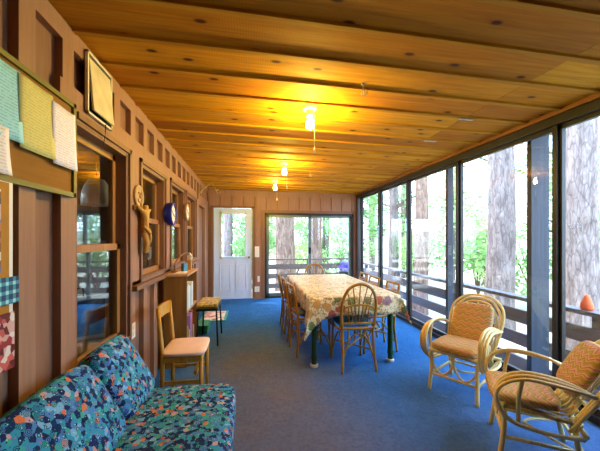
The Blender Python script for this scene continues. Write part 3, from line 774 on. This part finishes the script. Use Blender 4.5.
# ---------------------------------------------------------------- rattan dining chairs (front = -Y)
def arch_chair(label, loc, rz):
    t = thing('rattan_dining_chair', label, 'chair', loc, rz, 'rattan dining chairs around the table')
    m = 'rattand'; r = .0145
    for sx in (-1, 1):
        MB().curve([(sx*.155, -.185, .43), (sx*.165, -.19, .2), (sx*.175, -.20, 0)], r, 8).build('leg', m, t, True)
        MB().curve([(sx*.165, .17, .45), (sx*.165, .19, .22), (sx*.18, .225, 0)], r, 8).build('leg', m, t, True)
        MB().curve([(sx*.165, -.18, .12), (sx*.15, -.05, .33), (sx*.15, .05, .33), (sx*.165, .19, .12)], .009, 7).build('side_brace', m, t, True)
    MB().curve([(-.165, .19, .13), (-.09, .185, .33), (0, .18, .38), (.09, .185, .33), (.165, .19, .13)], .009, 7).build('rear_brace', m, t, True)
    MB().tube([(-.17, .195, .21), (.17, -.195, .21)], .009, 7).tube([(.17, .195, .215), (-.17, -.195, .215)], .009, 7).build('cross_stretcher', m, t, True)
    MB().curve([(-.19, -.2, .435), (.19, -.2, .435), (.2, .05, .435), (.165, .175, .435), (-.165, .175, .435), (-.2, .05, .435)], .014, 8, 6, True).build('seat_frame', m, t, True)
    MB().puff((0, -.015, .462), (.37, .36, .055), 4, 10, .3).build('seat_pad', 'bluepad', t, True)
    A = [(-.165, .175, .43), (-.182, .20, .60), (-.172, .225, .74), (-.112, .245, .855), (0, .252, .898), (.112, .245, .855), (.172, .225, .74), (.182, .20, .60), (.165, .175, .43)]
    MB().curve(A, .0155, 9, 6).build('back_hoop', m, t, True)
    MB().curve([(-.178, .205, .615), (-.13, .215, .665), (0, .22, .685), (.13, .215, .665), (.178, .205, .615)], .009, 7).build('lower_hoop', m, t, True)
    MB().tube([(-.17, .182, .49), (.17, .182, .49)], .011, 8).build('back_rail', m, t, True)
    for i, (a, b) in enumerate(((-.05, -.115), (-.025, -.06), (0, 0), (.025, .06), (.05, .115))):
        zt = .893-abs(b)*.35
        MB().tube([(a, .182, .49), (b*.6+a*.4, .22, .70), (b*1.25, .248, zt-.005)], .0065, 6).build('spindle', m, t, True)
    for b in (-.1, .1):
        MB().tube([(b, .182, .49), (b*1.12, .21, .675)], .0065, 6).build('spindle', m, t, True)
    return t
def square_chair(label, loc, rz, pad):
    t = thing('rattan_dining_chair', label, 'chair', loc, rz, 'rattan dining chairs around the table')
    m = 'rattand'; r = .0145
    for sx in (-1, 1):
        MB().curve([(sx*.155, -.185, .43), (sx*.16, -.19, .2), (sx*.17, -.20, 0)], r, 8).build('leg', m, t, True)
        MB().curve([(sx*.155, .25, .80), (sx*.16, .20, .5), (sx*.16, .185, .30), (sx*.17, .215, 0)], r, 8).build('back_leg', m, t, True)
        MB().curve([(sx*.165, -.18, .12), (sx*.15, -.05, .34), (sx*.15, .05, .34), (sx*.165, .19, .12)], .009, 7).build('side_brace', m, t, True)
        MB().curve([(sx*.15, .23, .68), (sx*.05, .225, .64), (sx*.05, .21, .55), (sx*.15, .195, .49)], .008, 7).build('back_scroll', m, t, True)
    MB().curve([(-.165, .195, .13), (-.09, .19, .33), (0, .185, .38), (.09, .19, .33), (.165, .195, .13)], .009, 7).build('rear_brace', m, t, True)
    MB().tube([(-.165, .195, .2), (.165, -.195, .2)], .009, 7).tube([(.165, .195, .205), (-.165, -.195, .205)], .009, 7).build('cross_stretcher', m, t, True)
    MB().curve([(-.185, -.2, .435), (.185, -.2, .435), (.175, .05, .435), (.155, .185, .435), (-.155, .185, .435), (-.175, .05, .435)], .014, 8, 6, True).build('seat_frame', m, t, True)
    MB().puff((0, -.02, .462), (.35, .35, .055), 4, 10, .3).build('seat_pad', pad, t, True)
    MB().tube([(-.165, .25, .80), (.165, .25, .80)], .0155, 9).build('top_rail', m, t, True)
    MB().tube([(-.155, .233, .70), (.155, .233, .70)], .012, 8).tube([(-.155, .239, .73), (.155, .239, .73)], .008, 8).build('mid_rail', m, t, True)
    MB().tube([(-.155, .20, .49), (.155, .20, .49)], .011, 8).build('back_rail', m, t, True)
    return t
# back of a chair is at local +Y, so a chair seen from behind needs no turn away from the camera but faces +Y
c0 = arch_chair('round back rattan chair at the near end of the table', (1.09, 3.11, 0), PI)
dup(c0, (1.12, 4.93, 0), 0, 'round back rattan chair at the far end of the table')
s0 = square_chair('square back rattan chair nearest on the left of the table', (.72, 3.57, 0), PI/2+math.radians(6), 'darkpad')
dup(s0, (.70, 4.08, 0), PI/2, 'square back rattan chair second from the front on the left of the table')
dup(s0, (.68, 4.53, 0), PI/2-.03, 'square back rattan chair third from the front on the left of the table')
s1 = square_chair('square back rattan chair nearest on the window side of the table', (1.52, 3.52, 0), -PI/2, 'bluepad')
dup(s1, (1.50, 4.04, 0), -PI/2, 'square back rattan chair second from the front on the window side of the table')
dup(s1, (1.53, 4.52, 0), -PI/2, 'square back rattan chair third from the front on the window side of the table')

# ---------------------------------------------------------------- bentwood armchairs (front = -Y)
def armchair(label, loc, rz, rounded):
    t = thing('rattan_armchair', label, 'armchair', loc, rz, 'bentwood rattan armchairs by the window wall')
    m = 'rattan'; D = .2
    for sx in (-1, 1):
        MB().curve([(sx*.19, -D, .37), (sx*.188, -D, .2), (sx*.198, -D-.025, 0)], .0165, 9).build('leg', m, t, True)
        MB().curve([(sx*.18, .16, .34), (sx*.18, .18, .16), (sx*.185, .215, 0)], .0165, 9).build('leg', m, t, True)
        for k, (dx, g) in enumerate(((0, 0), (.022, -.012), (.044, -.026))):
            x = sx*(.218+dx); xb = sx*(.212+dx*.5)
            pts = [(xb, .245, .50-g*.6), (x, .16, .55+g*.4), (x, .03, .585+g), (x, -.10, .59+g), (x, -.20, .55+g), (x, -.25, .46), (x, -.24, .35-g), (x, -.17, .265-g), (x, -.02, .235-g), (x, .11, .235-g), (xb, .20, .24-g)]
            MB().curve(pts, .0115, 8).build('arm_hoop', m, t, True)
        MB().curve([(sx*.228, -.13, .28), (sx*.236, -.13, .43), (sx*.228, -.10, .585)], .013, 8).build('arm_post', m, t, True)
        MB().tube([(sx*.19, -D, .14), (sx*.18, .20, .14)], .012, 8).build('side_stretcher', m, t, True)
        MB().tube([(sx*.19, -D, .345), (sx*.18, .2, .31)], .014, 8).build('side_rail', m, t, True)
        cx = sx*.095
        MB().curve([(cx-.09, -D, .34), (cx-.082, -D, .23), (cx, -D, .152), (cx+.082, -D, .23), (cx+.09, -D, .34)], .010, 8).build('apron_loop', m, t, True)
        MB().curve([(sx*.183, .17, .14), (sx*.07, .0, .165), (sx*.0, -.06, .17)], .009, 7).build('under_brace', m, t, True)
    MB().tube([(-.192, -D, .14), (.192, -D, .14)], .0125, 8).build('front_stretcher', m, t, True)
    MB().tube([(-.183, .20, .15), (.183, .20, .15)], .011, 8).build('rear_stretcher', m, t, True)
    MB().tube([(-.21, -D-.005, .352), (.21, -D-.005, .352)], .0155, 9).build('front_rail', m, t, True)
    MB().tube([(-.25, .195, .28), (.25, .195, .28)], .0155, 9).build('rear_rail', m, t, True)
    for i in range(7):
        x = -.16+.053*i
        MB().curve([(x, -D, .355), (x, 0, .335), (x, .14, .32), (x*1.02, .20, .37)], .009, 7).build('seat_slat', m, t, True)
    def bp(x, z): return (x, .16+(z-.30)*.55, z)
    for k, (w, h) in enumerate(((.232, .79), (.206, .765), (.178, .735))):
        z0 = .26+.012*k
        A = [bp(-w*.80, z0), bp(-w*.93, .43), bp(-w, .58), bp(-w*.92, h-.10), bp(-w*.55, h-.02), bp(0, h), bp(w*.55, h-.02), bp(w*.92, h-.10), bp(w, .58), bp(w*.93, .43), bp(w*.80, z0)]
        MB().curve(A, .0115, 8, 6).build('back_hoop', m, t, True)
    for x in (-.1, -.05, 0, .05, .1):
        MB().tube([bp(x*.75, .30), bp(x, .56), bp(x*1.05, .725-abs(x)*.25)], .0085, 7).build('back_spindle', m, t, True)
    MB().tube([bp(-.2, .42), bp(.2, .42)], .010, 8).build('back_crossbar', m, t, True)
    MB().puff((0, -.08 if rounded else -.04, .392), (.41, .39, .09), 5, 12, .25).build('seat_cushion', 'flame', t, True)
    o = MB().puff((0, 0, 0), (.34, .37, .09), 3.2 if rounded else 6, 12, .2).build('back_cushion', 'flame', t, True)
    o.location = (0, .245, .60) if rounded else (0, .222, .56); o.rotation_euler = (math.radians(90-28.8), 0, 0)
    return t
def face(dx, dy): return math.atan2(dx, -dy)      # local front -Y -> world direction (dx,dy)
armchair('rattan armchair with a square back cushion, left of the two', (1.895, 2.435, 0), face(-.85, -.52), False)
a2 = armchair('rattan armchair with a rounded pillow back, nearest the right edge', (1.81, 1.665, 0), face(-.82, .57), True)
a2.scale = (.94, .94, .94)

# ---------------------------------------------------------------- things on the left wall
X0 = L
def paper(y0, y1, z0, z1, x, col, label, ink='5a6a74', seed=0, curl=.012, lines=True):
    n = N('printed_'+label[:12].replace(' ', '_')); v = n.coord(); a, b, c = n.sep(v)
    row = n.math('FRACT', n.math('MULTIPLY', c, 80)); on = n.math('LESS_THAN', row, .38)
    wds = n.math('GREATER_THAN', n.noise(n.coord((1, 34, 80)), 2.2, 2), .47)
    marg = n.math('LESS_THAN', n.math('ABSOLUTE', b), (y1-y0)*.42)
    k = n.math('MULTIPLY', n.math('MULTIPLY', on, wds), marg)
    n.bsdf(n.mix(n.math('MULTIPLY', k, .36), col, ink), .7, 0, .2)
    m_ = MB(); vs = []; fs = []; w, h = y1-y0, z1-z0
    for i in range(9):
        for j in range(9):
            u, q = i/8, j/8
            xx = curl*((1-q)**2)*(.4+.6*u)+.002*math.sin(u*7)
            vs.append((xx, (u-.5)*w, (q-.5)*h))
    for i in range(8):
        for j in range(8): fs.append((i*9+j, i*9+9+j, i*9+10+j, i*9+j+1))
    m_.add(vs, fs); o = m_.build('paper_notice', n.m, None, True); o.location = (x, (y0+y1)/2, (z0+z1)/2)
    s2 = o.modifiers.new('thick', 'SOLIDIFY'); s2.thickness = .001
    tag(o, label, 'paper')
t = thing('corkboard', 'brown notice board in an olive frame on the wall, holding papers', 'notice board', (-.91, 1.292, 1.808))
MB().box(0, .012, -.41, .41, -.225, .225).build('panel', wood('cork_panel', '8a5a1a', '9c6a24', 'y', .8), t)
MB().box(0, .024, -.43, -.408, -.24, .24).box(0, .024, .408, .43, -.24, .24).box(0, .024, -.43, .43, .218, .24).box(0, .024, -.43, .43, -.24, -.218).build('frame', wood('olive_frame', '6a6430', '8a8444', 'y', .5), t)
xb = -.891
paper(1.135, 1.345, 1.73, 2.01, xb, 'a4e2f6', 'pale cyan printed sheet pinned on the notice board', '40707c')
paper(1.33, 1.535, 1.714, 2.005, xb+.004, 'd8d088', 'yellow printed sheet pinned on the notice board', '8a8450')
paper(1.525, 1.703, 1.70, 1.985, xb+.008, 'f2ecfc', 'white printed sheet at the right edge of the notice board', '8a7a98')
paper(1.09, 1.275, 1.59, 1.765, xb+.008, 'f4eef6', 'white sheet at the lower left of the notice board', '9a9490')
t = thing('poster_board', 'white edged collage board on the wall below the notice board', 'poster', (-.90, 1.112, 1.235))
MB().box(-.008, .012, -.19, .19, -.36, .34).build('backing', 'white', t)
MB().box(.012, .014, -.18, .17, -.35, .33).build('panel', plain('ochre_card', 'b07a20', .7), t)
def photo(y0, y1, z0, z1, cols, sc, x=.0145):
    n = N('clipping'); v = n.coord(); n.bsdf(n.ramp(n.vor(v, sc, 'Color'), [(i/len(cols), c) for i, c in enumerate(cols)], 'CONSTANT'), .5)
    return MB().box(x, x+.0015, y0, y1, z0, z1).build('clipping', n.m, t)
photo(-.17, .13, .0, .30, ['3a3a6a', 'c8a8b8', '8a4a3a', 'e0d8d8', '5a5ac0', 'c07a50'], 40)
photo(-.17, .185, -.36, -.15, ['9a2a2a', 'd8a8a0', 'c85a50', '6a1a1a', 'e8d8d0'], 45, .020)
t2 = thing('tartan_card', 'small blue tartan card stuck at the edge of the collage board', 'card', (-.882, 1.27, 1.165))
n = N('tartan'); a, b, c = n.sep(n.coord()); f = n.math('ADD', n.math('GREATER_THAN', n.math('FRACT', n.math('MULTIPLY', b, 30)), .6), n.math('GREATER_THAN', n.math('FRACT', n.math('MULTIPLY', c, 30)), .6))
n.bsdf(n.ramp(n.math('MULTIPLY', f, .45), [(0, '1c3a6a'), (.3, '3a90a8'), (.8, 'a8d8e0')], 'CONSTANT'), .6)
MB().box(0, .003, -.05, .05, -.05, .05).build('card', n.m, t2)
t = thing('wall_panel', 'pale framed panel leaning high on the left wall below the ceiling', 'wall panel', (-.905, 1.99, 2.235))
MB().box(0, .006, -.14, .14, -.165, .165).build('backing', 'black', t)
MB().box(0, .016, -.15, -.138, -.175, .175).box(0, .016, .138, .15, -.175, .175).box(0, .016, -.15, .15, .163, .175).box(0, .016, -.15, .15, -.175, -.163).build('frame', 'cream', t)
o = MB().box(-.006, .006, -.125, .132, -.15, .15).build('panel', plain('aged_beige_card', 'd4c4a0', .6), t, bevel=.003); o.location = (.018, .0, .0); o.rotation_euler = (0, math.radians(-5), 0)
MB().curve([(.02, .05, -.17), (.012, .06, -.22), (.006, .055, -.30)], .003, 6).build('cord', 'black', t, True)

# carved figure and disc
t = thing('carved_figure', 'golden carved wooden figure with spread arms hanging between the windows', 'carving', (-.905, 2.675, 1.455))
t.scale = (.88, .88, .88)
cv = wood('carved_golden_wood', '8a5a18', 'c8963c', 'z', .45)
M['carved'] = cv
me = bpy.data.meshes.new('body'); V = [(.045, 0, -.02), (.05, 0, .07), (.05, 0, .135), (.06, -.01, .175), (.06, -.012, .205), (.05, -.05, .13), (.045, -.11, .155), (.04, -.17, .175), (.05, .05, .13), (.045, .11, .155), (.04, .17, .175), (.055, -.02, -.09), (.07, -.018, -.16), (.05, -.008, -.25), (.055, .02, -.09), (.07, .018, -.16), (.052, .008, -.25)]
Ed = [(0, 1), (1, 2), (2, 3), (3, 4), (2, 5), (5, 6), (6, 7), (2, 8), (8, 9), (9, 10), (0, 11), (11, 12), (12, 13), (0, 14), (14, 15), (15, 16)]
me.from_pydata(V, Ed, []); o = bpy.data.objects.new('body', me); COL.objects.link(o); o.parent = t
sk = o.modifiers.new('skin', 'SKIN'); rad = [.036, .036, .04, .02, .032, .024, .018, .016, .024, .018, .016, .026, .022, .017, .026, .022, .017]
for i, r in enumerate(rad): me.skin_vertices[0].data[i].radius = (r, r)
me.skin_vertices[0].data[0].use_root = True
o.modifiers.new('sub', 'SUBSURF').levels = 2; o.modifiers['sub'].render_levels = 2; me.materials.append(cv)
MB().curve([(.05, -.05, .0), (.075, -.02, -.03), (.09, 0, -.06), (.075, .03, -.03), (.05, .05, -.02)], .017, 8).curve([(.075, .02, -.04), (.085, .03, -.10), (.075, .035, -.15)], .018, 8).build('loincloth', 'carved', t, True)
MB().box(0, .02, -.02, .02, -.27, .23).box(0, .02, -.18, .18, .145, .185).build('cross', 'shelfwood', t, bevel=.003)
t = thing('face_plaque', 'round wooden disc with a carved face on the wall above the figure', 'plaque', (-.908, 2.645, 1.70), 0)
o = MB().lathe([(.095, 0), (.095, .014), (.085, .02), (.078, .014), (.002, .014)], 28).build('disc', wood('pale_disc_wood', 'a8845a', 'c8a478', 'z', .5), t, True); o.rotation_euler = (0, PI/2, 0)
MB().curve([(.016, -.04, -.02), (.017, -.02, -.045), (.017, .02, -.045), (.016, .04, -.02)], .005, 6).tube([(.016, -.03, .025), (.016, -.02, .03)], .008, 6).tube([(.016, .02, .03), (.016, .03, .025)], .008, 6).tube([(.016, 0, .02), (.02, 0, -.015)], .006, 6).build('face', 'sash', t, True)
def clock(y, z, r, rim, label, depth, shadow):
    t = thing('wall_clock', label, 'clock', (-.91, y, z))
    o = MB().lathe([(r, 0), (r*1.0, depth*.9), (r*.96, depth), (r*.86, depth), (r*.84, depth*.8)], 32).build('rim', rim, t, True); o.rotation_euler = (0, PI/2, 0)
    o = MB().lathe([(r*.86, depth*.6), (r*.86, depth*.82)], 32).build('dial', 'white', t); o.rotation_euler = (0, PI/2, 0)
    x = depth*.83; m_ = MB()
    for i in range(12):
        a = i*PI/6; m_.X = Matrix.Translation((x, 0, 0)) @ Matrix.Rotation(a, 4, 'X'); m_.box(0, .002, -.004, .004, r*.66, r*.78)
    m_.build('hour_marks', 'black', t)
    m_ = MB()
    for a, ln in ((.9, .45), (-1.9, .65)):
        m_.X = Matrix.Translation((x+.002, 0, 0)) @ Matrix.Rotation(a, 4, 'X'); m_.box(0, .002, -.005, .005, -.02, r*ln)
    m_.build('hands', 'black', t)
clock(3.52, 1.625, .128, plain('cobalt_rim', '1c1c90', .35, 0, .05), 'round wall clock with a deep blue rim, nearer of the two', .08, 0)
clock(4.48, 1.73, .125, 'sash', 'round wall clock with a brown wooden rim, farther of the two', .04, 0)
t = thing('antler_mount', 'pale branching antler mounted high on the left wall near the corner', 'antler', (-.91, 5.5, 2.16))
MB().lathe([(.06, 0), (.06, .015), (.04, .02)], 16).build('plaque', 'shelfwood', t)
t.children[0].rotation_euler = (0, PI/2, 0); t.children[0].scale = (2.0, 1, 1)
an = plain('pale_antler', 'a8895c', .5)
MB().curve([(.02, 0, -.04), (.06, .02, .03), (.13, .05, .11), (.20, .06, .16), (.26, .05, .17)], [.016]*12+[.013]*7+[.008]*6, 8).build('beam', an, t, True)
for P in ([(.22, .06, .165), (.28, .04, .12), (.31, .02, .04), (.35, .0, -.01), (.40, .0, .02)], [(.08, .02, .05), (.07, 0, .12), (.09, -.02, .17)], [(.31, .02, .04), (.34, .06, .07), (.36, .08, .05)]):
    MB().curve(P, .008, 7).build('tine', an, t, True)
def plate(loc, face_, w, h, label, kind):
    t = thing(kind, label, 'switch plate' if 'switch' in kind else 'outlet', loc)
    if face_ == 'x': m_ = MB().box(0, .006, -w/2, w/2, -h/2, h/2)
    else: m_ = MB().box(-w/2, w/2, -.006, 0, -h/2, h/2)
    m_.build('cover', 'white', t, bevel=.002)
    m_ = MB()
    if 'switch' in kind:
        for dz in (-h*.3, 0, h*.3): m_.box(-.012, .012, -.012, -.005, dz-.014, dz+.014)
        m_.build('toggle', 'cream', t)
    else:
        for dz in (-.025, .025):
            if face_ == 'x': m_.box(.005, .009, -.017, .017, dz-.015, dz+.015)
            else: m_.box(-.017, .017, -.009, -.005, dz-.015, dz+.015)
        m_.build('socket', 'cream', t)
plate((.155, B-.018, 1.05), 'y', .10, .24, 'tall white switch plate between the white door and the sliding door', 'wall_switch')
plate((.19, B-.018, .44), 'y', .05, .13, 'small white outlet, upper one beside the sliding door', 'wall_outlet')
plate((.155, B-.018, .21), 'y', .11, .12, 'square white outlet near the floor beside the sliding door', 'wall_outlet')
plate((L, 2.55, .63), 'x', .07, .12, 'white outlet on the left wall above the sofa end', 'wall_outlet')

# ---------------------------------------------------------------- seen through the first window
t = thing('framed_picture', 'white framed blue picture leaning inside the nearest window', 'picture', (-1.17, 2.40, .62), -math.radians(62))
MB().box(-.02, 0, -.14, .14, 0, .32).build('frame', 'white', t, bevel=.003)
n = N('blue_picture_print'); v = n.coord(); n.bsdf(n.ramp(n.noise(v, 5, 3, .5, 1), [(.35, '24508c'), (.5, '5a98d0'), (.62, 'c8d8e0'), (.7, '3a6ab0')]), .5)
MB().box(0, .003, -.115, .115, .03, .29).build('print', n.m, t)
t = thing('table_in_adjoining_room', 'plain table inside behind the nearest window', 'table', (-1.4, 2.1, 0))
MB().box(-.32, .33, -.6, .6, .58, .62).build('tabletop', 'shelfwood', t)
for sx in (-.28, .29):
    for sy in (-.55, .55): MB().box(sx-.025, sx+.025, sy-.025, sy+.025, 0, .58).build('leg', 'shelfwood', t)
t['category'] = 'table'; t.name = 'side_table'
t = thing('poster_sheet', 'pale upright poster sheet inside the nearest window', 'poster', (-1.28, 2.66, .62), -math.radians(62))
MB().box(-.012, 0, -.12, .12, 0, .72).build('sheet', plain('grey_white_card', 'c8c6c4', .6), t)
MB().box(0, .002, .0, .03, .40, .46).build('mark', plain('red_ink', 'c05050', .6), t)
MB().curve([(.01, -.08, .24), (.012, -.09, .32), (.012, -.04, .34), (.01, -.03, .24)], .006, 7).build('hook', 'black', t, True)
t = thing('hanging_glass_shade', 'curved white glass lamp shade inside the nearest window', 'lamp', (-1.3, 2.83, 1.74))
sh = plain('milk_glass', 'bcb8ac', .3)
MB().lathe([(.02, .13), (.06, .12), (.09, .07), (.11, .0), (.115, -.10), (.105, -.10), (.09, .04), (.02, .11)], 24).build('shade', sh, t, True)
MB().tube([(0, 0, .15), (0, 0, .70)], .006, 6).build('stem', 'brass', t)
